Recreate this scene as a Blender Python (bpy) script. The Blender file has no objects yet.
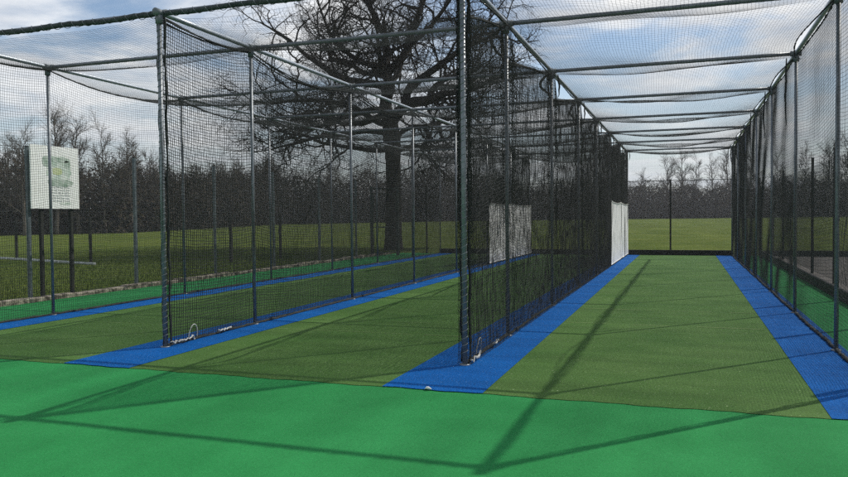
import bpy, math, random
import numpy as np
from mathutils import Vector, Matrix
random.seed(7)
RNG = np.random.default_rng(11)
sc = bpy.context.scene
COL = sc.collection
PI = math.pi

# ------------------------------------------------------------------ surveyed layout (metres)
LX = [-9.44, -5.77, -2.11, 1.55]                  # the four rail lines
PY = [7.23] + [9.16 + 3.29 * k for k in range(7)]  # post rows; the first bay is short
YE = PY[-1]
H = 3.90
FRONT = 6.10                                       # front edge of the lane turf

# ------------------------------------------------------------------ helpers
def link_mesh(name, verts, loops, sizes, mat=None, parent=None, smooth=False):
    me = bpy.data.meshes.new(name)
    verts = np.asarray(verts, np.float32).reshape(-1, 3)
    loops = np.asarray(loops, np.int32).ravel()
    sizes = np.asarray(sizes, np.int32)
    me.vertices.add(len(verts)); me.vertices.foreach_set('co', verts.ravel())
    me.loops.add(len(loops)); me.loops.foreach_set('vertex_index', loops)
    me.polygons.add(len(sizes))
    st = np.concatenate([[0], np.cumsum(sizes)[:-1]]).astype(np.int32)
    me.polygons.foreach_set('loop_start', st)
    me.polygons.foreach_set('loop_total', sizes)
    me.polygons.foreach_set('use_smooth', np.full(len(sizes), bool(smooth)))
    me.update(calc_edges=True); me.validate()
    if mat: me.materials.append(mat)
    o = bpy.data.objects.new(name, me); COL.objects.link(o)
    if parent: o.parent = parent
    return o

class MB:
    """collects shapes and links them as ONE mesh"""
    def __init__(s): s.v = []; s.l = []; s.s = []; s.n = 0
    def add(s, v, faces):
        v = np.asarray(v, float).reshape(-1, 3)
        for f in faces:
            s.l.append(np.asarray(f) + s.n); s.s.append([len(f)])
        s.v.append(v); s.n += len(v)
    def addq(s, v, q):
        v = np.asarray(v, float).reshape(-1, 3); q = np.asarray(q)
        s.l.append((q + s.n).ravel()); s.s.append(np.full(len(q), q.shape[1])); s.v.append(v); s.n += len(v)
    def box(s, lo, hi, bev=0.0):
        x0, y0, z0 = lo; x1, y1, z1 = hi
        if bev <= 0:
            v = [(x0,y0,z0),(x1,y0,z0),(x1,y1,z0),(x0,y1,z0),(x0,y0,z1),(x1,y0,z1),(x1,y1,z1),(x0,y1,z1)]
            s.addq(v, [(0,3,2,1),(4,5,6,7),(0,1,5,4),(1,2,6,5),(2,3,7,6),(3,0,4,7)])
        else:
            b = bev
            v = [(x0,y0,z0),(x1,y0,z0),(x1,y1,z0),(x0,y1,z0),(x0,y0,z1-b),(x1,y0,z1-b),(x1,y1,z1-b),(x0,y1,z1-b),
                 (x0+b,y0+b,z1),(x1-b,y0+b,z1),(x1-b,y1-b,z1),(x0+b,y1-b,z1)]
            s.addq(v, [(0,3,2,1),(0,1,5,4),(1,2,6,5),(2,3,7,6),(3,0,4,7),(4,5,9,8),(5,6,10,9),(6,7,11,10),(7,4,8,11),(8,9,10,11)])
    def tube(s, pts, r, sides=8, cap=True):
        pts = np.asarray(pts, float); n = len(pts)
        r = np.broadcast_to(np.asarray(r, float), (n,))
        t = np.empty_like(pts); t[1:-1] = pts[2:] - pts[:-2]; t[0] = pts[1] - pts[0]; t[-1] = pts[-1] - pts[-2]
        t /= np.linalg.norm(t, axis=1)[:, None] + 1e-12
        m = t.mean(0)
        ref = np.eye(3)[np.argmin(np.abs(m))]
        a = np.cross(t, ref); a /= np.linalg.norm(a, axis=1)[:, None] + 1e-12
        b = np.cross(t, a)
        ang = np.arange(sides) * 2 * PI / sides
        v = pts[:, None] + r[:, None, None] * (np.cos(ang)[None, :, None] * a[:, None] + np.sin(ang)[None, :, None] * b[:, None])
        i = np.arange(n - 1)[:, None] * sides; j = np.arange(sides)[None]; k = (j + 1) % sides
        q = np.stack([i + j, i + k, i + sides + k, i + sides + j], -1).reshape(-1, 4)
        base = s.n
        s.addq(v, q)
        if cap and sides > 3:
            s.l.append(np.arange(sides)[::-1] + base); s.s.append([sides])
            s.l.append(np.arange(sides) + base + (n - 1) * sides); s.s.append([sides])
    def build(s, name, mat, parent=None, smooth=False):
        return link_mesh(name, np.concatenate(s.v), np.concatenate(s.l), np.concatenate(s.s), mat, parent, smooth)

def tag(o, label=None, cat=None, group=None, kind=None):
    if label: o['label'] = label
    if cat: o['category'] = cat
    if group: o['group'] = group
    if kind: o['kind'] = kind
    return o
def empty(name, loc=(0, 0, 0), label=None, cat=None, group=None):
    o = bpy.data.objects.new(name, None); COL.objects.link(o); o.location = loc
    o.empty_display_size = .2
    return tag(o, label, cat, group)
def copy_part(o, parent):
    c = o.copy(); COL.objects.link(c); c.parent = parent; return c
def wob(seed, n=6, fmin=.3, fmax=2.0):
    """smooth pseudo-random field of two variables, about -1..1"""
    g = np.random.default_rng(seed)
    k = g.uniform(fmin, fmax, (n, 2)) * g.choice([-1, 1], (n, 2)); ph = g.uniform(0, 2 * PI, n)
    return lambda a, b: sum(np.sin(k[i, 0] * a + k[i, 1] * b + ph[i]) for i in range(n)) / n * 1.6

# ------------------------------------------------------------------ materials
def mat(name, c1, c2=None, scale=5, rough=.8, metal=0.0, bump=0.0, bscale=None, detail=6, spec=.3, lo=.35, hi=.65):
    m = bpy.data.materials.new(name); m.use_nodes = True
    nt = m.node_tree; b = nt.nodes['Principled BSDF']
    b.inputs['Roughness'].default_value = rough; b.inputs['Metallic'].default_value = metal
    b.inputs['Specular IOR Level'].default_value = spec
    tc = nt.nodes.new('ShaderNodeTexCoord')
    if c2 is None: c2 = [x * .8 for x in c1]
    n = nt.nodes.new('ShaderNodeTexNoise'); n.inputs['Scale'].default_value = scale; n.inputs['Detail'].default_value = detail
    nt.links.new(tc.outputs['Object'], n.inputs['Vector'])
    r = nt.nodes.new('ShaderNodeValToRGB')
    r.color_ramp.elements[0].position = lo; r.color_ramp.elements[1].position = hi
    r.color_ramp.elements[0].color = (*c1, 1); r.color_ramp.elements[1].color = (*c2, 1)
    nt.links.new(n.outputs['Fac'], r.inputs['Fac']); nt.links.new(r.outputs['Color'], b.inputs['Base Color'])
    if bump:
        n2 = nt.nodes.new('ShaderNodeTexNoise'); n2.inputs['Scale'].default_value = bscale or scale * 8; n2.inputs['Detail'].default_value = 4
        nt.links.new(tc.outputs['Object'], n2.inputs['Vector'])
        bp = nt.nodes.new('ShaderNodeBump'); bp.inputs['Strength'].default_value = bump; bp.inputs['Distance'].default_value = .02
        nt.links.new(n2.outputs['Fac'], bp.inputs['Height']); nt.links.new(bp.outputs['Normal'], b.inputs['Normal'])
    return m

def ground_mat(name, base, patch, speck=None, fine=180., patch_scale=.8, speck_at=.70, rough=.85, streak=None, spec=.2, bump=.5, grain=45., gamt=.24):
    """carpet-like ground: broad worn patches, fine pile noise, sparse pale specks"""
    m = bpy.data.materials.new(name); m.use_nodes = True
    nt = m.node_tree; N = nt.nodes.new; L = nt.links.new
    b = nt.nodes['Principled BSDF']; b.inputs['Roughness'].default_value = rough; b.inputs['Specular IOR Level'].default_value = spec
    tc = N('ShaderNodeTexCoord'); P = tc.outputs['Object']
    n1 = N('ShaderNodeTexNoise'); n1.inputs['Scale'].default_value = patch_scale; n1.inputs['Detail'].default_value = 8; n1.inputs['Roughness'].default_value = .6; L(P, n1.inputs['Vector'])
    r1 = N('ShaderNodeValToRGB'); r1.color_ramp.elements[0].position = .32; r1.color_ramp.elements[1].position = .68
    r1.color_ramp.elements[0].color = (*base, 1); r1.color_ramp.elements[1].color = (*patch, 1); L(n1.outputs['Fac'], r1.inputs['Fac'])
    col = r1.outputs['Color']
    if streak:
        mp = N('ShaderNodeMapping'); mp.inputs['Scale'].default_value = streak; L(P, mp.inputs['Vector'])
        n4 = N('ShaderNodeTexNoise'); n4.inputs['Scale'].default_value = 1; n4.inputs['Detail'].default_value = 5; L(mp.outputs['Vector'], n4.inputs['Vector'])
        mr = N('ShaderNodeMapRange'); mr.inputs['From Min'].default_value = .3; mr.inputs['From Max'].default_value = .7; mr.inputs['To Min'].default_value = .86; mr.inputs['To Max'].default_value = 1.14; L(n4.outputs['Fac'], mr.inputs['Value'])
        mx = N('ShaderNodeMixRGB'); mx.blend_type = 'MULTIPLY'; mx.inputs['Fac'].default_value = 1; L(col, mx.inputs['Color1']); L(mr.outputs['Result'], mx.inputs['Color2']); col = mx.outputs['Color']
    n2 = N('ShaderNodeTexNoise'); n2.inputs['Scale'].default_value = fine; n2.inputs['Detail'].default_value = 3; L(P, n2.inputs['Vector'])
    m2 = N('ShaderNodeMapRange'); m2.inputs['From Min'].default_value = .25; m2.inputs['From Max'].default_value = .75; m2.inputs['To Min'].default_value = .62; m2.inputs['To Max'].default_value = 1.38; L(n2.outputs['Fac'], m2.inputs['Value'])
    mx2 = N('ShaderNodeMixRGB'); mx2.blend_type = 'MULTIPLY'; mx2.inputs['Fac'].default_value = 1; L(col, mx2.inputs['Color1']); L(m2.outputs['Result'], mx2.inputs['Color2']); col = mx2.outputs['Color']
    n5 = N('ShaderNodeTexNoise'); n5.inputs['Scale'].default_value = grain; n5.inputs['Detail'].default_value = 3; n5.inputs['Roughness'].default_value = .65; L(P, n5.inputs['Vector'])
    m5 = N('ShaderNodeMapRange'); m5.inputs['From Min'].default_value = .32; m5.inputs['From Max'].default_value = .68; m5.inputs['To Min'].default_value = 1 - gamt; m5.inputs['To Max'].default_value = 1 + gamt; L(n5.outputs['Fac'], m5.inputs['Value'])
    mx5 = N('ShaderNodeMixRGB'); mx5.blend_type = 'MULTIPLY'; mx5.inputs['Fac'].default_value = 1; L(col, mx5.inputs['Color1']); L(m5.outputs['Result'], mx5.inputs['Color2']); col = mx5.outputs['Color']
    if speck:
        n3 = N('ShaderNodeTexNoise'); n3.inputs['Scale'].default_value = 38; n3.inputs['Detail'].default_value = 2; L(P, n3.inputs['Vector'])
        m3 = N('ShaderNodeMapRange'); m3.inputs['From Min'].default_value = speck_at; m3.inputs['From Max'].default_value = speck_at + .06; L(n3.outputs['Fac'], m3.inputs['Value'])
        mx3 = N('ShaderNodeMixRGB'); L(m3.outputs['Result'], mx3.inputs['Fac']); L(col, mx3.inputs['Color1']); mx3.inputs['Color2'].default_value = (*speck, 1); col = mx3.outputs['Color']
    L(col, b.inputs['Base Color'])
    bp = N('ShaderNodeBump'); bp.inputs['Strength'].default_value = bump; bp.inputs['Distance'].default_value = .012
    L(n2.outputs['Fac'], bp.inputs['Height']); L(bp.outputs['Normal'], b.inputs['Normal'])
    return m

M = dict(
    net=mat('net_twine', (.012, .016, .014), (.02, .024, .021), 3, .75),
    rope=mat('net_rope', (.014, .018, .017), (.03, .034, .032), 20, .8, bump=.5, bscale=60),
    lace=mat('lacing_cord', (.13, .155, .165), (.26, .28, .29), 15, .7),
    galv=mat('galvanised_steel', (.135, .152, .165), (.20, .22, .235), 9, .38, .30, detail=8, spec=.5),
    rail_lit=mat('sunlit_steel_rail', (.38, .42, .46), (.48, .52, .55), 9, .34, .55, spec=.6), clamp=mat('cast_clamp', (.12, .14, .15), (.18, .20, .21), 20, .65, .2), wrap=mat('rolled_net', (.035, .044, .046), (.07, .083, .086), 26, .85, bump=.7, bscale=70),  # rail material: galvanised steel lightened, the sunlit top put into its base colour
    white_rope=mat('white_rope', (.36, .36, .33), (.58, .58, .54), 30, .8, bump=.4, bscale=80),
    canvas=mat('white_canvas', (.54, .54, .52), (.76, .76, .74), 2.2, .85, bump=.15, bscale=14),
    board=mat('black_timber', (.010, .011, .011), (.022, .022, .020), 6, .7, bump=.4, bscale=30),
    sign=mat('notice_board_white', (.80, .82, .77), (.88, .90, .86), 2, .95, spec=.02),
    ink_green=mat('print_green', (.40, .52, .42), (.74, .79, .72), 5, .95, spec=.02),
    ink_dark=mat('print_dark_green', (.26, .36, .28), (.55, .62, .55), 9, .95, spec=.02),
    ink_lime=mat('print_lime', (.46, .54, .26), (.58, .64, .40), 12, .6),
    ink_grey=mat('print_grey', (.38, .43, .41), (.52, .56, .54), 40, .5),
    fence=mat('fence_green_paint', (.020, .035, .030), (.035, .05, .045), 12, .45),
    fence_post=mat('fence_post_steel', (.10, .125, .135), (.17, .20, .21), 12, .45, .5),
    dark_post=mat('dark_timber_post', (.018, .02, .018), (.032, .034, .03), 8, .8),
    white_paint=mat('white_paint', (.30, .32, .30), (.5, .52, .5), 5, .6),
    bark=mat('oak_bark', (.018, .017, .015), (.045, .042, .036), 5, .95, bump=.9, bscale=18, spec=.1),
    twig=mat('dark_twig', (.022, .019, .016), (.04, .034, .028), 3, .95, spec=.1),
    wood=mat('wood_twigs', (.054, .045, .032), (.082, .067, .047), .12, .95, spec=.05),
    under=mat('undergrowth', (.018, .022, .012), (.04, .036, .022), .3, .95, spec=.05),
    saptwig=mat('bare_tree_twig', (.085, .075, .062), (.13, .112, .09), .6, .95, spec=.05),
    kerb=mat('kerb_stone', (.07, .06, .045), (.40, .35, .27), 7, .9, bump=.8, bscale=25, detail=9, lo=.40, hi=.60),
    blade=mat('grass_blade', (.07, .112, .025), (.11, .142, .038), 1.5, .8, spec=.15),
    scrap=mat('white_scrap', (.7, .7, .66), (.8, .8, .78), 20, .7),
    tar=mat('dark_red_coat', (.18, .05, .05), (.24, .08, .07), 6, .8),
)
M['mat'] = ground_mat('green_rubber_carpet', (.017, .178, .047), (.029, .238, .068), (.010, .10, .035), 260, .8, .71, rough=.9, streak=(1.6, .25, 1), spec=.1, bump=.35, grain=60., gamt=.12)
M['turf'] = ground_mat('lane_turf', (.058, .134, .030), (.092, .176, .046), (.40, .48, .27), 150, .9, .685, rough=.8, streak=(.5, 3.0, 1), spec=.08, bump=.9)  # pale specks: sand grains with their sparkle put into the colour
M['blue'] = ground_mat('blue_turf', (.002, .086, .31), (.004, .108, .37), (.16, .34, .62), 150, 1.2, .70, rough=.8, streak=(.5, 3, 1), spec=.08, bump=.9)
M['field'] = ground_mat('field_grass', (.062, .096, .016), (.116, .140, .030), None, 22, .28, rough=.95, streak=(.25, .05, 1), spec=.02, bump=1.0, grain=4., gamt=.28)
M['path'] = ground_mat('grey_path', (.12, .11, .10), (.18, .165, .15), (.35, .33, .30), 60, .9, .66, rough=.95, spec=.1)

# ------------------------------------------------------------------ camera
def camera():
    f, yaw, pitch, roll, h = 746.785, .33765463, .02970431, -.00884853, 1.50967
    cy, sy, cp, sp = math.cos(yaw), math.sin(yaw), math.cos(pitch), math.sin(pitch)
    fw = Vector((-sy * cp, cy * cp, -sp)); r = Vector((cy, sy, 0)); u = r.cross(fw)
    c, s = math.cos(roll), math.sin(roll)
    r2 = c * r + s * u; u2 = c * u - s * r
    cd = bpy.data.cameras.new('camera'); co = bpy.data.objects.new('camera', cd); COL.objects.link(co)
    m = Matrix((r2, u2, -fw)).transposed().to_4x4(); m.translation = Vector((0, 0, h)); co.matrix_world = m
    cd.sensor_width = 36; cd.lens = f / 848 * 36; cd.clip_start = .05; cd.clip_end = 3000
    sc.camera = co
camera()

# ------------------------------------------------------------------ daylight
SUN_AZ, SUN_EL = math.radians(47.7), math.radians(44.3)     # azimuth from +X
def daylight():
    d = Vector((math.cos(SUN_EL) * math.cos(SUN_AZ), math.cos(SUN_EL) * math.sin(SUN_AZ), math.sin(SUN_EL)))
    ld = bpy.data.lights.new('sun', 'SUN'); lo = bpy.data.objects.new('sun', ld); COL.objects.link(lo)
    ld.energy = 3.5; ld.angle = math.radians(.53); ld.color = (1, .955, .88)
    lo.rotation_euler = d.to_track_quat('Z', 'Y').to_euler(); lo.location = (20, 20, 30)
    w = bpy.data.worlds.new('World'); sc.world = w; w.use_nodes = True
    nt = w.node_tree; nt.nodes.clear(); N = nt.nodes.new; L = nt.links.new
    out = N('ShaderNodeOutputWorld'); bg = N('ShaderNodeBackground'); bg.inputs['Strength'].default_value = .122
    sky = N('ShaderNodeTexSky'); sky.sky_type = 'NISHITA'; sky.sun_disc = False
    sky.sun_elevation = SUN_EL; sky.sun_rotation = PI / 2 - SUN_AZ; sky.altitude = 60; sky.air_density = 1.0; sky.dust_density = .5; sky.ozone_density = 1.3
    tc = N('ShaderNodeTexCoord'); sep = N('ShaderNodeSeparateXYZ'); L(tc.outputs['Generated'], sep.inputs[0])
    ad = N('ShaderNodeMath'); ad.operation = 'ADD'; ad.inputs[1].default_value = .10; L(sep.outputs['Z'], ad.inputs[0])
    mxz = N('ShaderNodeMath'); mxz.operation = 'MAXIMUM'; mxz.inputs[1].default_value = .05; L(ad.outputs[0], mxz.inputs[0])
    dv = N('ShaderNodeVectorMath'); dv.operation = 'DIVIDE'; L(tc.outputs['Generated'], dv.inputs[0]); L(mxz.outputs[0], dv.inputs[1])
    mp = N('ShaderNodeMapping'); mp.inputs['Scale'].default_value = (1.0, 1.0, 0); mp.inputs['Location'].default_value = (CLX, CLY, 0); mp.inputs['Rotation'].default_value = (0, 0, .35); L(dv.outputs[0], mp.inputs['Vector'])
    n = N('ShaderNodeTexNoise'); n.inputs['Scale'].default_value = .95; n.inputs['Detail'].default_value = 9; n.inputs['Roughness'].default_value = .57; n.inputs['Distortion'].default_value = .35; L(mp.outputs[0], n.inputs['Vector'])
    r = N('ShaderNodeValToRGB'); r.color_ramp.elements[0].position = .40; r.color_ramp.elements[1].position = .60; r.color_ramp.interpolation = 'EASE'; L(n.outputs['Fac'], r.inputs['Fac'])
    # thicker parts of a cloud are greyer below
    n2 = N('ShaderNodeTexNoise'); n2.inputs['Scale'].default_value = 2.1; n2.inputs['Detail'].default_value = 7; L(mp.outputs[0], n2.inputs['Vector'])
    r2 = N('ShaderNodeValToRGB'); r2.color_ramp.elements[0].position = .35; r2.color_ramp.elements[1].position = .65
    r2.color_ramp.elements[0].color = (5.9, 6.25, 6.8, 1); r2.color_ramp.elements[1].color = (9.6, 9.6, 9.5, 1); L(n2.outputs['Fac'], r2.inputs['Fac'])
    m1 = N('ShaderNodeMixRGB'); L(r.outputs['Color'], m1.inputs['Fac']); L(sky.outputs[0], m1.inputs['Color1']); L(r2.outputs['Color'], m1.inputs['Color2'])
    # pale band near the horizon
    hz = N('ShaderNodeMapRange'); hz.inputs['From Min'].default_value = .0; hz.inputs['From Max'].default_value = .22; hz.inputs['To Min'].default_value = .75; hz.inputs['To Max'].default_value = 0; L(sep.outputs['Z'], hz.inputs['Value'])
    m2 = N('ShaderNodeMixRGB'); L(hz.outputs[0], m2.inputs['Fac']); L(m1.outputs[0], m2.inputs['Color1']); m2.inputs['Color2'].default_value = (5.6, 6.1, 6.4, 1)
    L(m2.outputs[0], bg.inputs['Color']); L(bg.outputs[0], out.inputs['Surface'])
CLX, CLY = 2.3, 1.1
daylight()

# ------------------------------------------------------------------ setting: ground sheets
def terrain(x, y):
    d = np.hypot(x, y)
    s = np.clip((d - 45) / 160, 0, 1)
    rise = .9 * s * s * (3 - 2 * s) * (1 + .5 * np.clip(x / 60, -1, 1))
    far = np.clip((d - 200) / 900, 0, 1) * 6
    return -.035 + rise + far
def build_ground():
    g = np.concatenate([-np.geomspace(1400, 60, 26), np.linspace(-55, 55, 45), np.geomspace(60, 1400, 26)])
    X, Y = np.meshgrid(g, g, indexing='ij'); Z = terrain(X, Y)
    v = np.stack([X, Y, Z], -1).reshape(-1, 3); n = len(g)
    i, j = np.meshgrid(np.arange(n - 1), np.arange(n - 1), indexing='ij'); a = (i * n + j).ravel()
    q = np.stack([a, a + n, a + n + 1, a + 1], -1)
    tag(link_mesh('ground', v, q, np.full(len(q), 4), M['field'], smooth=True), kind='structure')
build_ground()
def sheet(name, x0, y0, x1, y1, z, m, nx=2, ny=2):
    xs = np.linspace(x0, x1, nx); ys = np.linspace(y0, y1, ny); X, Y = np.meshgrid(xs, ys, indexing='ij')
    v = np.stack([X, Y, np.full_like(X, z)], -1).reshape(-1, 3)
    i, j = np.meshgrid(np.arange(nx - 1), np.arange(ny - 1), indexing='ij'); a = (i * ny + j).ravel()
    q = np.stack([a, a + ny, a + ny + 1, a + 1], -1)
    return tag(link_mesh(name, v, q, np.full(len(q), 4), m), kind='structure')
sheet('green_mat', -11.28, -9, 2.50, 29.05, -.004, M['mat'])
def uneven(name, x0, x1, z, m, amp=.012):
    """a strip of laid turf whose cut front edge wanders a little"""
    n = max(3, int((x1 - x0) / .06)); xs = np.linspace(x0, x1, n)
    front = FRONT + amp * np.sin(xs * 7.1) + amp * .6 * np.sin(xs * 23.)
    v = np.concatenate([np.stack([xs, front, np.full(n, z)], -1), np.stack([xs, np.full(n, 28.78), np.full(n, z)], -1)])
    a = np.arange(n - 1); q = np.stack([a, a + 1, a + 1 + n, a + n], -1)
    return tag(link_mesh(name, v, q, np.full(len(q), 4), m), kind='structure')
bands = [(-9.50, -8.88), (-6.17, -5.32), (-2.55, -1.63), (1.01, 1.66)]
for k in range(3):
    uneven('lane_turf', bands[k][1] - .01, bands[k + 1][0] + .01, 0.0, M['turf'])
for a, b in bands: uneven('blue_border', a, b, .004, M['blue'])
seam_m = ground_mat('worn_seam', (.20, .27, .10), (.26, .32, .14), None, 120, 2)
def seams():
    mb = MB(); g = np.random.default_rng(3)
    for k, ys in ((0, (8.7, 12.9)), (1, (8.9, 9.9)), (2, (10.55, 12.2))):
        for y in ys:
            x0, x1 = bands[k][1] + .05, bands[k + 1][0] - .05; x = x0
            while x < x1:
                e = min(x1, x + g.uniform(.3, 1.1)); w = g.uniform(.003, .009)
                yy = y + .02 * math.sin(x * 1.3)
                mb.addq([(x, yy - w, .006), (e, yy - w, .006), (e, yy + w, .006), (x, yy + w, .006)], [(0, 1, 2, 3)])
                x = e + g.uniform(.02, .5)
    tag(mb.build('crease_line', seam_m), kind='structure')
seams()
sheet('path', 2.62, -9, 9.5, 29.0, -.012, M['path'])
def kerb():
    mb = MB(); g = np.random.default_rng(5); y = -4.0
    while y < 28.0:
        l = g.uniform(.32, .62); j = g.uniform(-.02, .02, 3)
        mb.box((-11.47 + j[0], y, -.06), (-11.27 + j[1], min(y + l, 28.6) - .012, .075 + j[2]), .015); y += l
    tag(mb.build('kerb', M['kerb']), kind='structure')
kerb()

# ------------------------------------------------------------------ the steel cage
cage = empty('cage_frame', (LX[0], PY[0], 0), 'galvanised steel tube cage frame spanning three cricket lanes', 'frame')
def place(o): o.location = Vector(o.location) - cage.location
def post_mesh(r):
    mb = MB(); zs = [0, .012, .012, H - .035]
    mb.tube([(0, 0, 0.0), (0, 0, .012)], .055, 16)
    mb.tube([(0, 0, .015), (0, 0, H - .03)], r, 16)
    return mb
pm = {}
for key, r in (('front', .0265), ('back', .0235)):
    o = post_mesh(r).build('post', M['galv'], cage, True); pm[key] = o
cb = MB(); cb.tube([(0, 0, H - .13), (0, 0, H - .034)], .042, 14); cb.tube([(0, -.07, H - .002), (0, .07, H - .002)], .042, 14); cb.tube([(-.075, .045, H), (.075, .045, H)], .040, 14)
cb.tube([(.036, 0, H - .09), (.058, 0, H - .09)], .010, 6)
clamp0 = None
first = {'front': True, 'back': True}
for li, x in enumerate(LX):
    for k, y in enumerate(PY):
        key = 'front' if k == 0 else 'back'
        if first[key]: o = pm[key]; first[key] = False
        else: o = copy_part(pm[key], cage)
        o.location = (x - cage.location.x, y - cage.location.y, 0)
        if k == 0: o['label'] = 'thicker front post'
        if clamp0 is None: clamp0 = cb.build('clamp', M['clamp'], o, True)
        else: copy_part(clamp0, o)
for li, x in enumerate(LX):
    mb = MB(); mb.tube([(0, y - PY[0], H) for y in np.linspace(PY[0] - .06, YE + .06, 30)], .030, 16)
    o = mb.build('rail', M['rail_lit'], cage, True); o.location = (x - LX[0], 0, 0)
beam0 = None
for k, y in enumerate(PY):
    for li in range(3):
        if beam0 is None:
            mb = MB(); mb.tube([(t, .045, H + .0) for t in np.linspace(.03, 3.63, 8)], .029, 14)
            o = beam0 = mb.build('cross_beam', M['galv'], cage, True)
        else: o = copy_part(beam0, cage)
        o.location = (LX[li] - LX[0], y - PY[0], 0)

# ------------------------------------------------------------------ netting as real twine
def strands(paths, e1, e2, d):
    """paths (n,m,3) -> three-sided twine of thickness d"""
    n, m = paths.shape[:2]; r = d / 2 * 1.1
    ang = np.array([PI / 2, PI / 2 + 2 * PI / 3, PI / 2 + 4 * PI / 3])
    off = r * (np.cos(ang)[:, None] * np.asarray(e1) + np.sin(ang)[:, None] * np.asarray(e2))
    v = (paths[:, :, None, :] + off[None, None]).reshape(-1, 3)
    base = (np.arange(n)[:, None, None] * m + np.arange(m - 1)[None, :, None]) * 3
    j = np.arange(3)[None, None]; k = (j + 1) % 3
    q = np.stack([base + j, base + k, base + 3 + k, base + 3 + j], -1).reshape(-1, 4)
    return v, q
def netting(name, S, lu, lv, parent, eu, ev, en, d=.0028, p=.04, mu=.11, mv=.18, mater='net', jit=.07):
    nu, nv = int(round(lu / p)), int(round(lv / p)); su, sv = max(2, int(lu / mu)), max(2, int(lv / mv))
    mb = MB(); gj = np.random.default_rng(nu + nv)
    def J(P, e):       # no two meshes of a real net are quite alike
        n, m = P.shape[:2]; k = gj.normal(0, p * .035, (n, 1)) + gj.normal(0, p * jit, (n, m))
        return P + k[..., None] * np.asarray(e)
    V, U = np.meshgrid(np.linspace(0, 1, nv + 1), np.linspace(0, 1, su + 1), indexing='ij')
    mb.addq(*strands(J(S(U, V), ev), ev, en, d))
    U, V = np.meshgrid(np.linspace(0, 1, nu + 1), np.linspace(0, 1, sv + 1), indexing='ij')
    mb.addq(*strands(J(S(U, V), eu), eu, en, d))
    return mb.build(name, M[mater], parent, True)
EX, EY, EZ = np.eye(3)
YA, YB = PY[0] - .02, YE
def bay_t(y):
    """bay index start drop profile parameter 0..1 between neighbouring posts"""
    k = np.clip(np.searchsorted(PY, y, side='right') - 1, 0, len(PY) - 2)
    P = np.array(PY); return (y - P[k]) / (P[k + 1] - P[k]), (P[k + 1] - P[k]) / 3.29
def drop_scallop(y):
    t, s = bay_t(y); return (.06 + .40 * (1 - t) ** 1.25 * (1 - np.exp(-t / .03))) * (.5 + .5 * s)
def drop_soft(a):
    def f(y):
        t, s = bay_t(y); return .035 + a * 4 * t * (1 - t) * s ** 2
    return f
def side_surface(x, drop, seed, slack=.05, xo=0.0):
    w1, w2, w3 = wob(seed, 6, .4, 1.6), wob(seed + 50, 5, .5, 3.0), wob(seed + 90, 5, 1.2, 4.5)
    def S(U, V):
        y = YA + U * (YB - YA); top = H - drop(y); t, s = bay_t(y)
        z = .02 + V * (top - .02)
        env = np.sin(PI * np.clip(V, 0, 1)) * .8 + .2
        X = x + xo + slack * env * w1(y, z) + .3 * slack * w3(y, z)
        z2 = z - .10 * env * 4 * t * (1 - t) * s + .03 * env * w2(y, z * 1.5)
        return np.stack([X, y + .02 * w3(z * 2, y), np.maximum(z2, .012)], -1)
    return S
def lumpy(mb, pts, r, amp, seed, sides=7):
    g = np.random.default_rng(seed); pts = np.asarray(pts, float); n = len(pts)
    rr = r * (1 + amp * g.uniform(-1, 1, n)); mb.tube(pts + g.normal(0, r * amp * .35, pts.shape), rr, sides)
def make_side(idx, x, drop, seed, label, layers, d, bunch_r, slack=.05):
    root = empty('side_net', (0, 0, 0), label, 'net', 'side nets of the cricket cage')
    for q, xo in enumerate(layers):
        netting('netting', side_surface(x, drop, seed + q * 7, slack, xo), YB - YA, H, root, EY, EZ, EX, d, jit=.07 if len(layers) == 1 else .22)
    S = side_surface(x, drop, seed, slack, layers[0])
    U = np.linspace(0, 1, 420); top = S(U, np.ones_like(U))
    mb = MB(); lumpy(mb, top, .016 if len(layers) > 1 else .011, .35, seed, 6); mb.build('top_rope', M['rope'], root, True)
    mb = MB(); y = np.linspace(YA, YB, 260); g = np.random.default_rng(seed)
    pts = np.stack([x + .006 * np.sin(y * 2.1) + .004 * g.normal(size=260), y, .016 + .003 * g.normal(size=260)], -1)
    lumpy(mb, pts, .021, .2, seed + 1); mb.build('bottom_rope', M['rope'], root, True)
    # gathered net hanging at every joint
    for k in range(1 if idx == 2 else 5, len(PY)):
        mb = MB(); g = np.random.default_rng(seed * 31 + k); L = g.uniform(.38, .5) if idx == 2 else g.uniform(.55, .95)
        z = np.linspace(0, 1, 12); sx = -.13 if idx == 2 else -.04
        px = x + sx * np.sin(PI * np.minimum(z * 1.15, 1)) - .02; py = PY[k] - .05 - .10 * np.sin(PI * z) - .03 * z
        r = bunch_r * np.sin(PI * np.clip(z * .75 + .2, 0, 1)) * .8 + .004
        mb.tube(np.stack([px + g.normal(0, .006, 12), py, H - .05 - L * z], -1), r, 6); mb.build('net_bunch', M['rope'], root, True)
    # net edge gathered and laced to the front post
    zz = np.linspace(.03, H - .05, 70); mb = MB()
    g = np.random.default_rng(seed + 3)
    lumpy(mb, np.stack([x + .040 + .006 * np.sin(zz * 9), np.full(70, PY[0] + .045), zz], -1), .0135, .35, seed + 4)
    lumpy(mb, np.stack([x - .04 + .008 * np.sin(zz * 11), np.full(70, PY[0] + .02), zz], -1), .011, .4, seed + 5)
    mb.build('net_edge', M['rope'], root, True)
    mb = MB(); n = 52 * 14; a = np.linspace(0, 52 * 2 * PI, n); z = np.linspace(.08, H - .12, n)
    mb.tube(np.stack([x + (.0285 + .003 * np.sin(a * 3.3)) * np.cos(a), PY[0] + .029 * np.sin(a), z], -1), .0034, 5)
    mb.build('lacing', M['lace'], root, True)
    return root
make_side(0, LX[0], drop_soft(.16), 21, 'single dark side net nearest the notice board and kerb', [0.0], .0040, .012)
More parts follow.
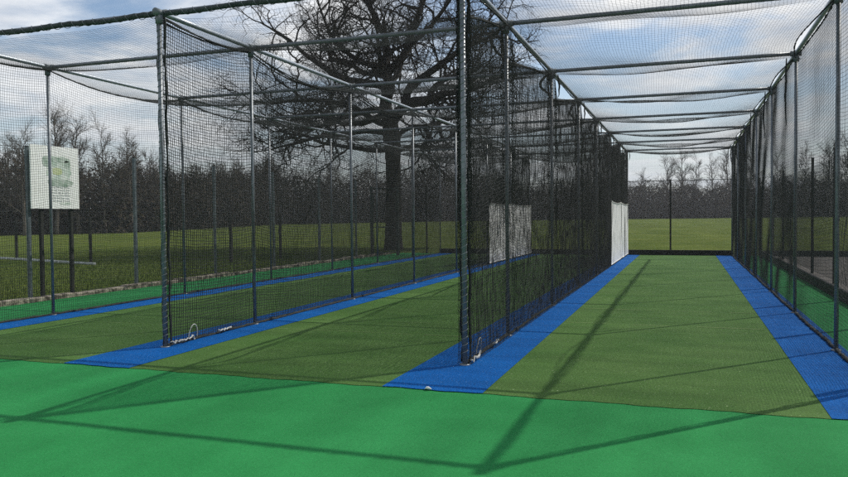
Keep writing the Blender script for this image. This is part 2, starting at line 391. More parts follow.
r1 = make_side(1, LX[1], drop_soft(.20), 22, 'dark side net dividing the left and middle lanes, laced to the left front post', [0.0], .0072, .018)
r2 = make_side(2, LX[2], drop_scallop, 23, 'doubled dark side net with scalloped top edge left of the right lane', [-.06, .06], .0042, .024, .008)
r3 = make_side(3, LX[3], drop_soft(.03), 24, 'dark side net beside the black edging board and green strip', [0.0], .0037, .02, .03)

lane_names = ('left', 'middle', 'right')
roof_labels = ('net roof over the lane nearest the notice board', 'net roof over the middle lane in front of the oak tree',
               'wavy net roof over the open right-hand lane')
def make_roof(k):
    x0, x1 = LX[k], LX[k + 1]; seed = 40 + k
    da, db = ((drop_soft(.16), drop_soft(.20)), (drop_soft(.20), drop_scallop), (drop_soft(.04), drop_soft(.05)))[k]
    w1, w2 = wob(seed, 6, .5, 1.8), wob(seed + 9, 6, .8, 3.2)
    amp = (.17, .17, .17)[k]; pull = (.0, .02, .0)[k]; pull1 = (.02, .0, .12)[k]
    def S(U, V):
        y = PY[0] + U * (YE - PY[0]); t, s = bay_t(y); b = 4 * t * (1 - t) * s
        xa = x0 + .03 + pull * b; xb = x1 - .03 - pull1 * b
        cx = 4 * V * (1 - V)
        edge = da(y) * (1 - V) + db(y) * V          # laced to the side nets along their sagging top ropes
        z = H - .03 - edge - amp * b * cx * .9 - .06 * cx + .03 * cx * w2(y, V * 3.6)
        return np.stack([xa + V * (xb - xa) + .03 * w1(y * 1.6, V * 3), y + .05 * w1(V * 4, y), z], -1)
    root = empty('roof_net', (0, 0, 0), roof_labels[k], 'net', 'roof nets of the cricket cage')
    netting('netting', S, YE - PY[0], 3.66, root, EY, EX, EZ, .0025, mu=.09, mv=.15)
    for v in (0., 1.):
        U = np.linspace(0, 1, 300); mb = MB(); lumpy(mb, S(U, np.full(300, v)), .010, .3, seed + int(v), 6)
        mb.build('edge_rope', M['rope'], root, True)
    # spare net rolled and lashed round the front beam
    t = np.linspace(x0 + .05, x1 - .05, 90); mb = MB(); g = np.random.default_rng(seed)
    lumpy(mb, np.stack([t, np.full(90, PY[0] + .045) - .01, H + .008 * np.sin(t * 5) - .008], -1), .0325 if k == 0 else .0305, .13 if k == 0 else .05, seed + 5, 10)
    mb.build('net_roll', M['wrap'], root, True)
    n = 22 * 14; a = np.linspace(0, 22 * 2 * PI, n); tt = np.linspace(x0 + .08, x1 - .08, n); mb = MB()
    mb.tube(np.stack([tt, PY[0] + .035 + .039 * np.cos(a), H - .008 + .039 * np.sin(a)], -1), .004, 4); mb.build('lashing', M['clamp'], root, True)
    for kk in range(2, len(PY)):
        for xx, sg in ((x0 + .10, 1), (x1 - .12, -1)):
            if k < 2 and kk < 4: continue
            g = np.random.default_rng(seed * 77 + kk * 3 + sg); L = g.uniform(.3, .45) if k < 2 or sg > 0 else g.uniform(.6, 1.1)
            z = np.linspace(0, 1, 10); mb = MB()
            mb.tube(np.stack([xx + sg * .02 * np.sin(PI * z) + g.normal(0, .004, 10), PY[kk] + .06 + g.normal(0, .004, 10), H - .06 - L * z], -1), .013 * np.sin(PI * np.clip(z * .8 + .15, 0, 1)) + .003, 6)
            mb.build('net_bunch', M['rope'], root, True)
for k in range(3): make_roof(k)

back_labels = ('net closing the far end of the lane nearest the notice board', 'net closing the far end of the middle lane',
               'net closing the far end of the right lane, sunlit field behind it')
for k in range(3):
    x0, x1 = LX[k] + .05, LX[k + 1] - .05; w = wob(70 + k, 5, .6, 2.5)
    def S(U, V, x0=x0, x1=x1, w=w):
        x = x0 + U * (x1 - x0); z = .04 + V * (H - .10)
        return np.stack([x, YE + .05 + .05 * w(x, z) * np.sin(PI * V), z - .06 * 4 * U * (1 - U) * V], -1)
    root = empty('back_net', (0, 0, 0), back_labels[k], 'net', 'nets closing the lane ends')
    netting('netting', S, x1 - x0, H, root, EX, EZ, EY, .0024)
    U = np.linspace(0, 1, 60); mb = MB(); lumpy(mb, S(U, np.ones(60)), .012, .3, k, 6); mb.build('top_rope', M['rope'], root, True)
    mb = MB(); lumpy(mb, S(U, np.zeros(60)), .02, .4, k, 6); mb.build('bottom_rope', M['rope'], root, True)

# white canvas screens tied along the far end of two side nets
def canvas(x, label, seed):
    root = empty('canvas_screen', (x, 0, 0), label, 'screen', 'white canvas screens')
    for (a, b) in ((22.26, 25.53), (25.62, 28.84)):
        w = wob(seed, 5, .8, 3.0); nu, nv = 70, 34
        V, U = np.meshgrid(np.linspace(0, 1, nv), np.linspace(0, 1, nu), indexing='ij')
        y = a + U * (b - a); top = 1.90 - .05 * 4 * U * (1 - U) + .012 * np.sin(U * 60)
        z = .05 + V * (top - .05); X = .018 * w(y * 2.2, z * .7) + .012 * np.sin(U * 57) * V ** 4
        pts = np.stack([X, y, z], -1).reshape(-1, 3); n = len(pts)
        i, j = np.meshgrid(np.arange(nv - 1), np.arange(nu - 1), indexing='ij'); f = (i * nu + j).ravel()
        q = np.stack([f, f + 1, f + nu + 1, f + nu], -1)
        back = pts + np.array([-.004, 0, 0])
        rim = np.concatenate([np.arange(nu), np.arange(2, nv) * 0 + 0])[:nu]
        lp = [int(c) for c in np.concatenate([np.arange(nu), np.arange(2 * nu - 1, nv * nu, nu), np.arange(nv * nu - 2, (nv - 1) * nu - 1, -1), np.arange((nv - 2) * nu, 0, -nu)])]
        side = [(lp[t], lp[(t + 1) % len(lp)], lp[(t + 1) % len(lp)] + n, lp[t] + n) for t in range(len(lp))]
        mb = MB(); mb.addq(np.concatenate([pts, back]), np.concatenate([q, (q + n)[:, ::-1], np.array(side)]))
        s = mb.build('canvas_sheet', M['canvas'], root, True)
        hem = MB(); hem.tube(pts.reshape(nv, nu, 3)[-1] + np.array([0, 0, .0]), .012, 6); hem.build('hem_rope', M['white_rope'], s, True)
        seed += 3
    return root
canvas(LX[1] + .085, 'white canvas screen at the far end of the net dividing left and middle lanes', 80)
canvas(LX[2] + .070, 'white canvas screen standing beside the far blue strip of the right lane', 90)

# white hooks and rope ends at the feet of the two front posts
def hook(x, y, label, seed):
    root = empty('ground_rope', (x, y, 0), label, 'rope', 'white rope ends by the front posts')
    g = np.random.default_rng(seed)
    a = np.linspace(-.3, PI * 1.15, 18); mb = MB()
    mb.tube(np.stack([.02 * np.sin(a), .52 + .085 * np.cos(a) * 1.0, .05 + .15 * np.sin(a)], -1), .006, 6); mb.build('loop', M['white_rope'], root, True)
    mb = MB(); t = np.linspace(0, .5, 26)
    mb.tube(np.stack([.05 + .03 * np.sin(t * 9), .03 + t, .05 + .015 * g.normal(size=26)], -1), .009 * (1 + .4 * g.normal(size=26).clip(-1, 1)), 6); mb.build('rope_tail', M['white_rope'], root, True)
    mb = MB(); t = np.linspace(0, .3, 10)
    mb.tube(np.stack([.04 + .02 * np.sin(t * 20), 1.0 + t, .05 + .01 * g.normal(size=10)], -1), .012, 6); mb.build('frayed_end', M['white_rope'], root, True)
hook(LX[1], PY[0], 'looped white rope lying at the foot of the left front post', 1)
hook(LX[2], PY[0], 'looped white rope lying at the foot of the centre front post', 2)
mb = MB(); a = np.linspace(0, 2 * PI, 9)[:-1]
mb.tube([(-2.145, 6.10, .008), (-2.13, 6.105, .016), (-2.11, 6.09, .019), (-2.085, 6.10, .009)], [.004, .012, .013, .004], 7)
tag(mb.build('paper_scrap', M['scrap'], None, True), 'small crumpled white scrap on the front edge of the blue strip', 'scrap')

# black boards
def board(name, lo, hi, label):
    mb = MB(); mb.box(lo, hi, .012); tag(mb.build(name, M['board']), label, 'board')
board('kick_board', (-9.5, 28.92, -.02), (1.60, 29.0, .19), 'long low black board under the nets at the far lane ends')
board('edging_board', (2.51, -6, -.03), (2.57, 28.9, .19), 'black edging board between the green strip and grey path')
board('path_board', (2.62, 29.02, -.02), (12, 29.09, .19), 'low black board across the far end of the grey path')

# ------------------------------------------------------------------ perimeter fences
def mesh_panel(y0, y1, x, h, parent, d=.0045, axis='y'):
    """welded wire panel"""
    mb = MB(); n = int((y1 - y0) / .05); m = int(h / .2)
    yy = np.linspace(y0, y1, n + 1); zz = np.linspace(.06, h - .05, m + 1)
    P = np.stack([np.full((n + 1, 2), x), np.repeat(yy[:, None], 2, 1), np.tile([.06, h - .05], (n + 1, 1))], -1)
    Q = np.stack([np.full((m + 1, 2), x + .005), np.tile([y0, y1], (m + 1, 1)), np.repeat(zz[:, None], 2, 1)], -1)
    mb.addq(*strands(P, EX, EY, d)); mb.addq(*strands(Q, EX, EZ, d))
    return mb.build('mesh_panel', M['fence'], parent, True)
def fence(x, ys, h, label, pm_, panel_d):
    root = empty('mesh_fence', (0, 0, 0), label, 'fence')
    for y in ys:
        mb = MB(); mb.box((x - .03, y - .03, -.1), (x + .03, y + .03, h), .008); p = mb.build('fence_post', M[pm_], root)
        mb = MB(); mb.box((x - .034, y - .034, h + .001), (x + .034, y + .034, h + .02), .006); mb.build('cap', M['dark_post'], p)
    for a, b in zip(ys[:-1], ys[1:]): mesh_panel(a + .04, b - .04, x, h - .15, root, panel_d)
    return root
fence(-11.62, [2.0, 4.9, 7.85, 10.75, 13.62, 16.60, 19.55, 22.5, 25.45], 2.87, 'tall mesh fence with slim steel posts along the tan kerb', 'fence_post', .0035)
fence(3.0, [3.0, 6.0, 9.0, 12.0, 15.0, 18.0, 21.0, 24.0, 27.0, 30.0], 2.88, 'dark mesh fence beyond the edging board beside the grey path', 'dark_post', .0035)
# gate by the oak
gate = empty('gate', (-11.05, 26.9, 0), 'narrow dark steel gate frame in front of the oak trunk', 'gate')
for dx, dy in ((-.32, -.55), (.32, .55)):
    mb = MB(); mb.box((dx - .045, dy - .045, -.1), (dx + .045, dy + .045, 2.68), .01); mb.build('gate_post', M['fence'], gate)
mb = MB(); mb.tube([(-.30, -.52, 2.60), (.30, .52, 2.60)], .03, 8); mb.build('top_bar', M['fence'], gate)
mb = MB()
for z in (.12, 1.1, 2.4): mb.tube([(-.29, -.50, z), (.29, .50, z)], .02, 8)
for s in (-.285, .285): mb.tube([(s, s * 1.74, .12), (s, s * 1.74, 2.4)], .02, 8)
for t in np.linspace(-.26, .26, 11): mb.tube([(t, t * 1.74, .12), (t, t * 1.74, 2.4)], .004, 4)
mb.build('gate_leaf', M['fence'], gate)
mb = MB(); mb.box((.14, .30, 1.02), (.24, .40, 1.22), .01); mb.build('lock_box', M['dark_post'], gate)

# back fence post behind the right lane
root = empty('mesh_fence', (0, 0, 0), 'dark mesh fence with thin posts crossing behind the far lane ends', 'fence')
bxs = [-10.2, -7.0, -3.8, -.55, 2.5]
for x in bxs:
    mb = MB(); mb.box((x - .03, 29.37, -.1), (x + .03, 29.43, 2.80), .008); mb.build('fence_post', M['dark_post'], root)
mb = MB(); mb.tube([(-10.2, 29.4, 2.76), (2.5, 29.4, 2.76)], .012, 6); mb.build('top_wire', M['dark_post'], root)
mb = MB(); mb.tube([(-10.2, 29.4, 1.4), (2.5, 29.4, 1.4)], .004, 4); mb.build('middle_wire', M['dark_post'], root)

# notice board
nb = empty('notice_board', (-11.5, 11.3, 0), 'white notice board with green picture on two dark posts behind net', 'sign')
for y in (-.33, .40):
    mb = MB(); mb.box((-.08, y - .03, -.1), (-.02, y + .03, 2.85), .008); mb.build('leg', M['dark_post'], nb)
mb = MB(); mb.box((-.015, -.60, 1.72), (.015, .56, 2.92)); mb.build('panel', M['sign'], nb)
def blot(pts, z, name, m, x=.018):
    mb = MB(); n = len(pts); mb.add([(x, p, q) for p, q in pts], [list(range(n))]); return mb.build(name, m, nb)
def ragged(cy, cz, ry, rz, seed, n=34):
    g = np.random.default_rng(seed); a = np.arange(n) * 2 * PI / n
    k = (1 + .09 * g.uniform(-1, 1, n)) / (np.abs(np.cos(a)) ** 4 + np.abs(np.sin(a)) ** 4) ** .25
    return [(cy + ry * kk * math.cos(t), cz + rz * kk * math.sin(t)) for t, kk in zip(a, k)]
blot(ragged(.06, 2.50, .29, .24, 1, 60), 0, 'picture', M['ink_green'], .0170)
blot(ragged(-.22, 2.62, .11, .10, 7), 0, 'picture', M['ink_dark'], .0182)
blot(ragged(.10, 2.66, .20, .045, 2), 0, 'picture', M['ink_dark'], .0182)
blot(ragged(.27, 2.58, .07, .075, 3), 0, 'picture', M['ink_dark'], .0182)
blot(ragged(.02, 2.44, .11, .065, 4), 0, 'picture', M['ink_lime'], .0190)
blot(ragged(.10, 2.22, .30, .07, 5), 0, 'picture', M['ink_dark'], .0182)
mb = MB(); g = np.random.default_rng(9)
for r_ in range(6):
    z = 2.12 - r_ * .052; y = -.18
    while y < .30:
        w = g.uniform(.03, .09); mb.box((.0155, y, z), (.0178, min(y + w, .32), z + .02)); y += w + .02
mb.build('small_print', M['ink_grey'], nb)
mb = MB(); mb.box((.0155, .08, 1.80), (.0178, .34, 1.845)); mb.build('small_print', M['ink_green'], nb)

# far-left pitch furniture
mb = MB(); mb.box((-.04, -4.0, .0), (.04, 4.0, .075), .015)
o = mb.build('ground_rail', M['white_paint']); o.location = (-22.6, 21.35, -.03); o.rotation_euler = (0, 0, math.radians(-108.8)); tag(o, 'low white rail lying on the grass beyond the notice board', 'rail')
marks = [(-25.2, 22.7, 'dark post standing at the left end of the low white rail'), (-19.85, 20.97, 'dark post at the right end of the low white rail'),
         (-14.75, 22.0, 'short dark post beyond the fence, just left of the second post of the left divider'), (-14.35, 24.6, 'short dark post beyond the fence, just right of the second post of the left divider')]
for x, y, lab in marks:
    mb = MB(); mb.box((-.038, -.038, -.1), (.038, .038, 1.62), .012); o = mb.build('timber_post', M['dark_post']); o.location = (x, y, -.03); tag(o, lab, 'post')

# ------------------------------------------------------------------ trees
def nrm(v): return v / (np.linalg.norm(v) + 1e-9)
def branch(out, p, d, L, r, lev, cfg, g):
    n = max(3, int(L / cfg['seg'][lev])); st = L / n
    pts = [p]; dd = d
    for i in range(n):
        dd = nrm(dd + g.normal(0, cfg['wig'][lev], 3) + np.array([0, 0, cfg['up'][lev]])); pts.append(pts[-1] + dd * st)
    pts = np.array(pts); rad = r * np.linspace(1, cfg['tap'], n + 1)
    out[lev].append((pts, rad)); spawn(out, pts, rad, L, lev, cfg, g)
def spawn(out, pts, rad, L, lev, cfg, g):
    if lev + 1 >= len(cfg['num']): return
    n = len(pts) - 1; cnt = cfg['num'][lev + 1]
    cnt = max(1, int(round(cnt * g.uniform(.75, 1.25))))
    for c in range(cnt):
        t = cfg['t0'][lev + 1] + (1 - cfg['t0'][lev + 1]) * ((c + g.uniform(.1, .9)) / cnt)
        f = t * n; i = min(int(f), n - 1); p = pts[i] + (pts[i + 1] - pts[i]) * (f - i); r0 = rad[i]
        ax = nrm(pts[i + 1] - pts[i]); q = nrm(np.cross(ax, g.normal(size=3)))
        an = math.radians(g.uniform(*cfg['ang'][lev + 1])); d = ax * math.cos(an) + q * math.sin(an)
        ll = cfg['len'][lev + 1] * g.uniform(.65, 1.3) * (1.12 - .45 * t)
        branch(out, p, nrm(d), ll, min(r0 * .72, cfg['rad'][lev + 1] * g.uniform(.8, 1.2)), lev + 1, cfg, g)
def resample(P, step, g, jit):
    P = np.array(P, float); o = []
    for a, b in zip(P[:-1], P[1:]):
        n = max(1, int(np.linalg.norm(b - a) / step))
        for i in range(n): o.append(a + (b - a) * i / n)
    o.append(P[-1]); o = np.array(o); o[1:-1] += g.normal(0, jit, o[1:-1].shape)
    for _ in range(1): o[1:-1] = .25 * o[:-2] + .5 * o[1:-1] + .25 * o[2:]
    return o
LIMBS = dict(
 A=([(-12.85,32,5.9),(-13.2,32,6.54),(-13.05,32,7.0),(-12.88,32,7.38),(-12.91,32,7.9),(-13.03,32,8.3)],.29,.2),
 B=([(-12.82,32,5.8),(-12.27,31.6,6.31),(-11.66,31.2,6.63),(-11.11,30.9,6.45),(-10.62,30.6,6.35),(-10.07,30.3,6.5),(-9.52,30,6.68),(-8.66,29.7,6.58),(-7.81,29.5,6.8)],.25,.05),
 B2=([(-11.79,31.3,6.62),(-11.93,31.4,7.01),(-11.71,31.6,7.33),(-11.33,31.8,7.81),(-10.77,32,8.07),(-10.21,32.2,8.5),(-9.65,32.4,8.7),(-8.82,32.6,9.23),(-7.83,32.8,9.77)],.19,.04),
 B3=([(-10.36,30.5,6.42),(-10.49,30.8,6.96),(-10.37,31.2,7.31),(-10.02,31.6,7.48),(-9.62,32,7.87),(-8.95,32.4,8.11)],.15,.04),
 D=([(-13.03,32,8.3),(-13.4,31.5,8.31),(-13.65,31,8.45),(-14.15,30.5,8.65),(-14.5,30,9.1),(-14.89,29.8,9.83),(-15.09,29.6,10.59)],.15,.04),
 D2=([(-13.0,32,7.51),(-13.7,32.4,7.65),(-15.13,33,7.95),(-16.17,33.5,8.51),(-17.56,34,9.27),(-18.94,34.4,10.33),(-20.15,34.6,11.2),(-21.28,34.8,11.84)],.18,.035),
 Au=([(-13.03,32,8.3),(-12.88,32.3,9.04),(-13.28,32.6,9.87),(-13.8,32.8,10.63),(-14.3,33,11.65),(-14.67,33.2,12.81),(-14.64,33.4,14.31)],.19,.045),
 Ar=([(-12.9,32,8.16),(-12.44,32.5,8.73),(-12.21,33,9.34),(-12.26,33.4,10.13),(-12.11,33.8,11.1),(-11.82,34.2,12.25),(-11.66,34.5,13.58)],.18,.045),
 Ar2=([(-12.21,33.1,9.53),(-11.32,32.6,9.87),(-10.57,32,10.5),(-9.73,31.6,10.98),(-9.1,31.2,11.61)],.12,.035),
 C=([(-13.17,32,6.45),(-13.57,31.4,6.43),(-14.14,30.8,6.18),(-14.61,30.3,5.84),(-15.53,30,5.4),(-16.66,29.9,5.48)],.15,.04),
 C2=([(-12.8,32,4.6),(-14.21,32.6,4.63),(-15.57,33,4.9),(-17.46,33.5,5.39),(-19.66,34,5.91)],.12,.035),
 E=([(-13.2,32,6.2),(-14.66,33,5.94),(-16.4,34,6.14),(-18,35,6.92),(-19.64,36,7.34)],.14,.035),
 P=([(-12.85,32,5.3),(-13.9,31.4,5.5),(-15.2,31,5.2),(-16.8,30.8,5.0),(-18.2,30.6,4.7)],.12,.035),
 R=([(-12.9,32,5.7),(-14.2,31,6.5),(-15.6,30.6,6.9),(-17.2,30.4,6.7),(-18.8,30.2,6.9)],.13,.035),
 S=([(-12.6,32,5.0),(-11.6,31.4,5.5),(-10.4,31,5.4),(-9.2,30.6,5.7)],.11,.035),
 F=([(-12.63,32,4.44),(-11.92,32.6,4.89),(-11.39,33.2,4.61),(-10.47,33.8,4.77)],.10,.03),
 K=([(-12.93,32,7.3),(-13.38,34,8.09),(-13.74,36,9.7),(-13.63,38,11.09)],.17,.05),
 M=([(-12.96,32,7.82),(-12.76,30.6,8.31),(-12.41,29.6,9.3)],.13,.05),
 N=([(-13.03,32,8.25),(-14.55,33.5,8.45),(-16.91,35.5,9.56),(-18.85,37,11.43)],.14,.035),
)
def build_oak():
    g = np.random.default_rng(4)
    root = empty('oak_tree', (-12.45, 32, 0), 'large bare gnarled oak tree standing behind the far net', 'tree')
    def rel(mb_name, mb, m, par, smooth=True):
        o = mb.build(mb_name, m, par, smooth); o.location = -Vector(root.location); return o
    tr = resample([(-12.72, 32, -.4), (-12.72, 32, .2), (-12.71, 32, 1.76), (-12.70, 32, 3.32), (-12.72, 32, 4.53), (-12.82, 32, 5.57), (-12.86, 32, 6.1)], .35, g, .02)
    rr = np.interp(tr[:, 2], [-.4, .3, 1.2, 3, 4.4, 5.5, 6.1], [.52, .43, .38, .335, .36, .41, .30]) * (1 + .04 * g.normal(size=len(tr)))
    mb = MB(); mb.tube(tr, rr, 18); 
    trunk = rel('trunk', mb, M['bark'], root)
    cfg = dict(seg=[.5, .32, .22, .16, .14], wig=[.2, .28, .32, .32, .28], up=[0, .035, .02, .01, .01], tap=.35,
               num=[0, 9, 6, 5, 4], t0=[0, .28, .22, .18, .2], ang=[(0, 0), (32, 75), (30, 72), (28, 68), (25, 62)],
               len=[0, 3.3, 1.8, 1.0, .5], rad=[0, .062, .029, .0145, .0085])
    out = [[] for _ in range(5)]
    for k, (P, ra, rb) in LIMBS.items():
        pts = resample(P, .45, g, .085); rad = 1.14 * np.linspace(ra, rb, len(pts)) * (1 + .05 * g.normal(size=len(pts)))
        out[0].append((pts, rad)); spawn(out, pts, rad, 0, 0, cfg, g)
        branch(out, pts[-1], nrm(pts[-1] - pts[-2]), 2.2, rb, 1, cfg, g)
    mb = MB()
    for lev, sides in ((0, 10), (1, 6)):
        for p, r in out[lev]: mb.tube(p, r, sides, cap=False)
    limbs = rel('limbs', mb, M['bark'], root)
    mb = MB()
    for lev, sides in ((2, 4), (3, 3), (4, 3)):
        for p, r in out[lev]: mb.tube(p, r, sides, cap=False)
    rel('crown', mb, M['twig'], root)
build_oak()

def bare_tree(name, h, seed, spread):
    g = np.random.default_rng(seed)
    cfg = dict(seg=[.9, .7, .5, .4], wig=[.05, .14, .18, .2], up=[.05, .09, .05, .02], tap=.3,
               num=[0, 20, 10, 8], t0=[0, .22, .2, .15], ang=[(0, 0), (20, 50), (22, 55), (20, 58)],
               len=[0, h * spread, h * spread * .48, h * spread * .24], rad=[0, .06, .026, .015])
    out = [[] for _ in range(4)]
    n = 14; z = np.linspace(-.3, h * .96, n); x = np.cumsum(g.normal(0, h * .006, n)); y = np.cumsum(g.normal(0, h * .006, n)); x[0] = y[0] = 0
    pts = np.stack([x, y, z], -1); rad = np.linspace(.018 * h, .02, n)
    spawn(out, pts, rad, h, 0, cfg, g)
    tb = MB(); tb.tube(pts, rad, 7)
    cbm = MB()
    for lev, sd in ((1, 4), (2, 3), (3, 3)):
        for p, r in out[lev]: cbm.tube(p, r, sd, cap=False)
    return tb, cbm
protos = []
def tree(kind, x, y, h, rz, label):
    """first of a kind is built, later ones are copies of it and of its two parts"""
    root = empty('bare_tree', (x, y, float(terrain(np.array(x), np.array(y)))), label, 'tree', 'bare trees on the skyline')
    while len(protos) <= kind: protos.append(None)
    if protos[kind] is None:
        tb, cbm = bare_tree('t', 11, 200 + kind, (.25, .21, .28, .23)[kind])
        protos[kind] = (tb.build('trunk', M['saptwig'], root, True), cbm.build('crown', M['saptwig'], root, True))
    else:
        for p in protos[kind]: copy_part(p, root)
    s = h / 11; root.scale = (s, s, s); root.rotation_euler = (0, 0, rz)
def at_dir(px, dist):
    a = {0: -1.146, 100: -.925, 200: -.727, 300: -.549, 430: -.342, 560: -.159, 700: .016, 848: .181}
    k = sorted(a); t = float(np.interp(px, k, [a[i] for i in k])); y = dist / math.hypot(1, t); return t * y, y
TREES = [  # bearing, distance, height, kind, label
 (8, 84, 11.0, 1, 'bare tree at the left picture edge, left of the notice board'),
 (24, 80, 12.2, 0, 'bare tree just left of the notice board, over the dark wood'),
 (58, 82, 15.2, 2, 'tallest bare tree rising straight above the notice board'),
 (80, 83, 14.2, 0, 'bare tree just right of the notice board top corner'),
 (106, 84, 13.8, 3, 'slender bare tree halfway between notice board and mesh fence post'),
 (132, 86, 13.0, 1, 'bare tree behind the lit fence post right of the notice board'),
 (150, 96, 12.0, 2, 'bare tree just left of the left front net post'),
 (195, 112, 11.0, 3, 'low bare tree behind the left divider net beside its front post'),
 (285, 140, 12.0, 0, 'bare tree behind the drooping left branches of the oak'),
 (332, 150, 13.0, 1, 'bare tree behind the lowest left oak branches'),
 (446, 160, 13.8, 2, 'bare tree showing between oak trunk and centre front post'),
 (545, 165, 15.0, 3, 'bare tree glimpsed through the doubled net above the first canvas screen'),
 (590, 165, 14.5, 0, 'bare tree glimpsed through the doubled net before the second canvas screen'),
 (645, 158, 10.8, 1, 'smallest skyline tree behind the left of the right lane end'),
 (668, 162, 14.2, 2, 'tall bare tree left of the dark middle fence post at lane end'),
 (684, 160, 14.8, 0, 'tallest bare tree over the middle of the right lane end'),
 (698, 164, 14.4, 3, 'bare tree right of the middle in the right lane end'),
 (714, 160, 13.6, 1, 'narrow bare tree toward the right of the lane end'),
 (728, 158, 14.6, 2, 'bare tree at the right corner of the right lane end'),
 (752, 156, 14.0, 0, 'bare tree seen through the far part of the right side net'),
 (778, 152, 13.2, 3, 'bare tree seen through the middle of the right side net'),
 (806, 150, 14.4, 1, 'bare tree behind the dark path fence post on the right'),
 (832, 148, 14.9, 2, 'bare tree near the right picture edge beside the nearest steel post'),
 (862, 146, 15.0, 0, 'bare tree at the far right edge past the nearest steel post'),
]
for i, (px, dist, h, kd, lab) in enumerate(TREES):
    x, y = at_dir(px, dist); tree(kd, x, y, h * (.78 if px < 200 else .86), i * 2.1, lab)

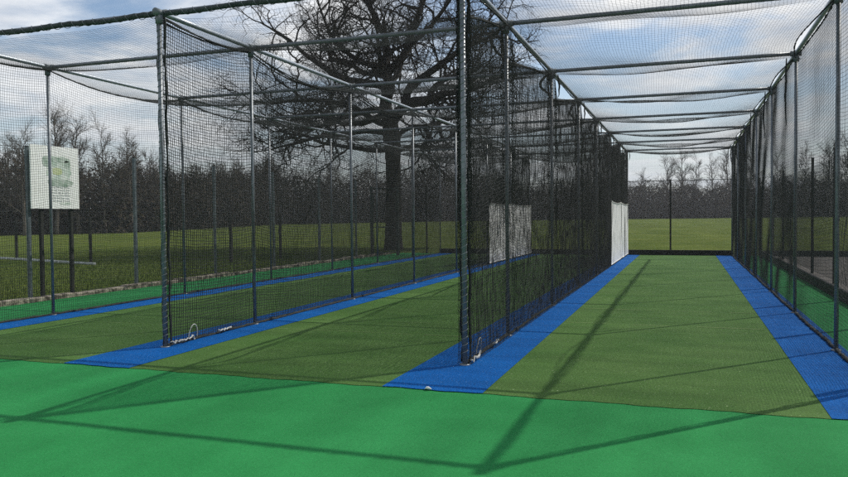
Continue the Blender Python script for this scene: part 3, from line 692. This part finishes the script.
def build_wood():
    """the dark wood round the field: one mass of stems, twigs and undergrowth"""
    g = np.random.default_rng(77)
    path = np.array([(-110, -10, 8), (-95, 25, 8), (-66, 50, 9.8), (-55, 62, 9.0), (-60, 84, 9.4), (-70, 120, 12.2), (-52, 152, 12.6), (-25, 156, 10.5), (0, 154, 8.0), (30, 150, 8.0), (60, 132, 10), (90, 90, 10), (110, 40, 10)], float)
    seg = np.linalg.norm(np.diff(path[:, :2], axis=0), axis=1); cum = np.concatenate([[0], np.cumsum(seg)])
    hw = wob(12, 9, .15, 1.3)
    def sample(n, depth):
        s = g.uniform(0, cum[-1], n); x = np.interp(s, cum, path[:, 0]); y = np.interp(s, cum, path[:, 1]); h = np.interp(s, cum, path[:, 2])
        out = np.stack([x, y], -1); out = out / np.linalg.norm(out, axis=1)[:, None]
        dd = g.uniform(0, depth, n)
        x = x + out[:, 0] * dd; y = y + out[:, 1] * dd
        h = h * (1 + .20 * hw(s * .35, 0) + .12 * hw(s * 1.3, 5.) + .05 * np.sin(s * 1.1) * np.sin(s * .37) - .05)
        return x, y, terrain(x, y), h
    mb = MB()
    n = 420000; x, y, z0, h = sample(n, 18)
    f = g.beta(1.0, 1.45, n); z = z0 + f * h; L = g.uniform(.3, 1.15, n); w = g.uniform(.025, .07, n) * np.interp(f, [0, .3, .6, 1], [2.2, 1.9, 1.1, .7])
    d = np.stack([g.normal(0, .6, n), g.normal(0, .6, n), g.uniform(-.1, 1.0, n)], -1); d /= np.linalg.norm(d, axis=1)[:, None]
    sd = np.cross(d, g.normal(size=(n, 3))); sd /= np.linalg.norm(sd, axis=1)[:, None]
    c = np.stack([x, y, z], -1)
    v = np.stack([c - sd * w[:, None], c + sd * w[:, None], c + d * L[:, None]], 1).reshape(-1, 3)
    mb.addq(v, np.arange(3 * n).reshape(-1, 3))
    n = 60000; x, y, z0, h = sample(n, 14); out = np.stack([x, y], -1); out /= np.linalg.norm(out, axis=1)[:, None]; x = x + out[:, 0] * 6; y = y + out[:, 1] * 6
    z = z0 + g.uniform(0, .84, n) * h; sz = g.uniform(.2, .6, n)
    c = np.stack([x, y, z], -1); a = g.normal(size=(n, 3)); a /= np.linalg.norm(a, axis=1)[:, None]; b = np.cross(a, g.normal(size=(n, 3))); b /= np.linalg.norm(b, axis=1)[:, None]
    v = np.stack([c + a * sz[:, None], c + b * sz[:, None] * .45, c - a * sz[:, None], c - b * sz[:, None] * .45], 1).reshape(-1, 3)
    mb.addq(v, np.arange(4 * n).reshape(-1, 4))
    n = 1800; x, y, z0, h = sample(n, 14)
    for i in range(n):
        l = h[i] * g.uniform(.5, .9); a = g.normal(0, .04, 2)
        mb.tube([(x[i], y[i], z0[i] - .2), (x[i] + a[0] * l * .5, y[i] + a[1] * l * .5, z0[i] + l * .5), (x[i] + a[0] * l * 1.4, y[i] + a[1] * l * 1.4, z0[i] + l)], [.10, .06, .02], 4, cap=False)
    tag(mb.build('bare_woodland', M['wood']), 'dark leafless wood closing the far side of the field', 'woodland', kind='stuff')
    mb = MB(); n = 60000; x, y, z0, h = sample(n, 9)
    z = z0 + g.beta(1, 2.2, n) * h * .42; s = g.uniform(.10, .34, n)
    c = np.stack([x, y, z], -1); a = g.normal(size=(n, 3)); a /= np.linalg.norm(a, axis=1)[:, None]; b = np.cross(a, g.normal(size=(n, 3))); b /= np.linalg.norm(b, axis=1)[:, None]
    v = np.stack([c + a * s[:, None], c + b * s[:, None] * .7, c - a * s[:, None], c - b * s[:, None] * .7], 1).reshape(-1, 3)
    mb.addq(v, np.arange(4 * n).reshape(-1, 4))
    tag(mb.build('undergrowth', M['under']), 'low dark undergrowth at the foot of the far wood', 'undergrowth', kind='stuff')
build_wood()

def grass():
    g = np.random.default_rng(8); n = 170000
    x = np.concatenate([-11.5 - g.gamma(1.5, 5.0, n), 9.5 + g.uniform(0, 12, n // 8)]); m = len(x)
    y = np.concatenate([g.uniform(4, 34, n), g.uniform(10, 40, n // 8)])
    z = terrain(x, y); h = g.uniform(.02, .06, m) * (1 + 1.6 * (np.abs(x + 11.6) < .22)); w = g.uniform(.004, .010, m); a = g.uniform(0, PI, m)
    dx, dy = np.cos(a) * w, np.sin(a) * w; t = g.normal(0, .35, (m, 2)) * h[:, None]
    v = np.stack([np.stack([x - dx, y - dy, z], -1), np.stack([x + dx, y + dy, z], -1), np.stack([x + t[:, 0], y + t[:, 1], z + h], -1)], 1).reshape(-1, 3)
    tag(link_mesh('grass', v, np.arange(3 * m), np.full(m, 3), M['blade']), 'rough grass growing beyond the tan kerb', 'grass', kind='stuff')
grass()

def haze():
    mb = MB(); mb.box((-1450, -1450, -2.5), (1450, 1450, 26)); o = mb.build('haze', None); o['kind'] = 'stuff'; o['label'] = 'thin pale air over the field'
    m = bpy.data.materials.new('air'); m.use_nodes = True; nt = m.node_tree; nt.nodes.clear()
    v = nt.nodes.new('ShaderNodeVolumePrincipled'); v.inputs['Color'].default_value = (.92, .95, 1, 1); v.inputs['Density'].default_value = .00055; v.inputs['Anisotropy'].default_value = .2
    out = nt.nodes.new('ShaderNodeOutputMaterial'); nt.links.new(v.outputs[0], out.inputs['Volume']); o.data.materials.append(m)
haze()

# ------------------------------------------------------------------ output
sc.view_settings.view_transform = 'Standard'; sc.view_settings.look = 'None'
sc.view_settings.exposure = 0; sc.view_settings.gamma = 1; sc.view_settings.use_curve_mapping = False
sc.render.engine = 'CYCLES'
try:
    sc.cycles.use_denoising = False
    sc.cycles.max_bounces = 6
except Exception: pass
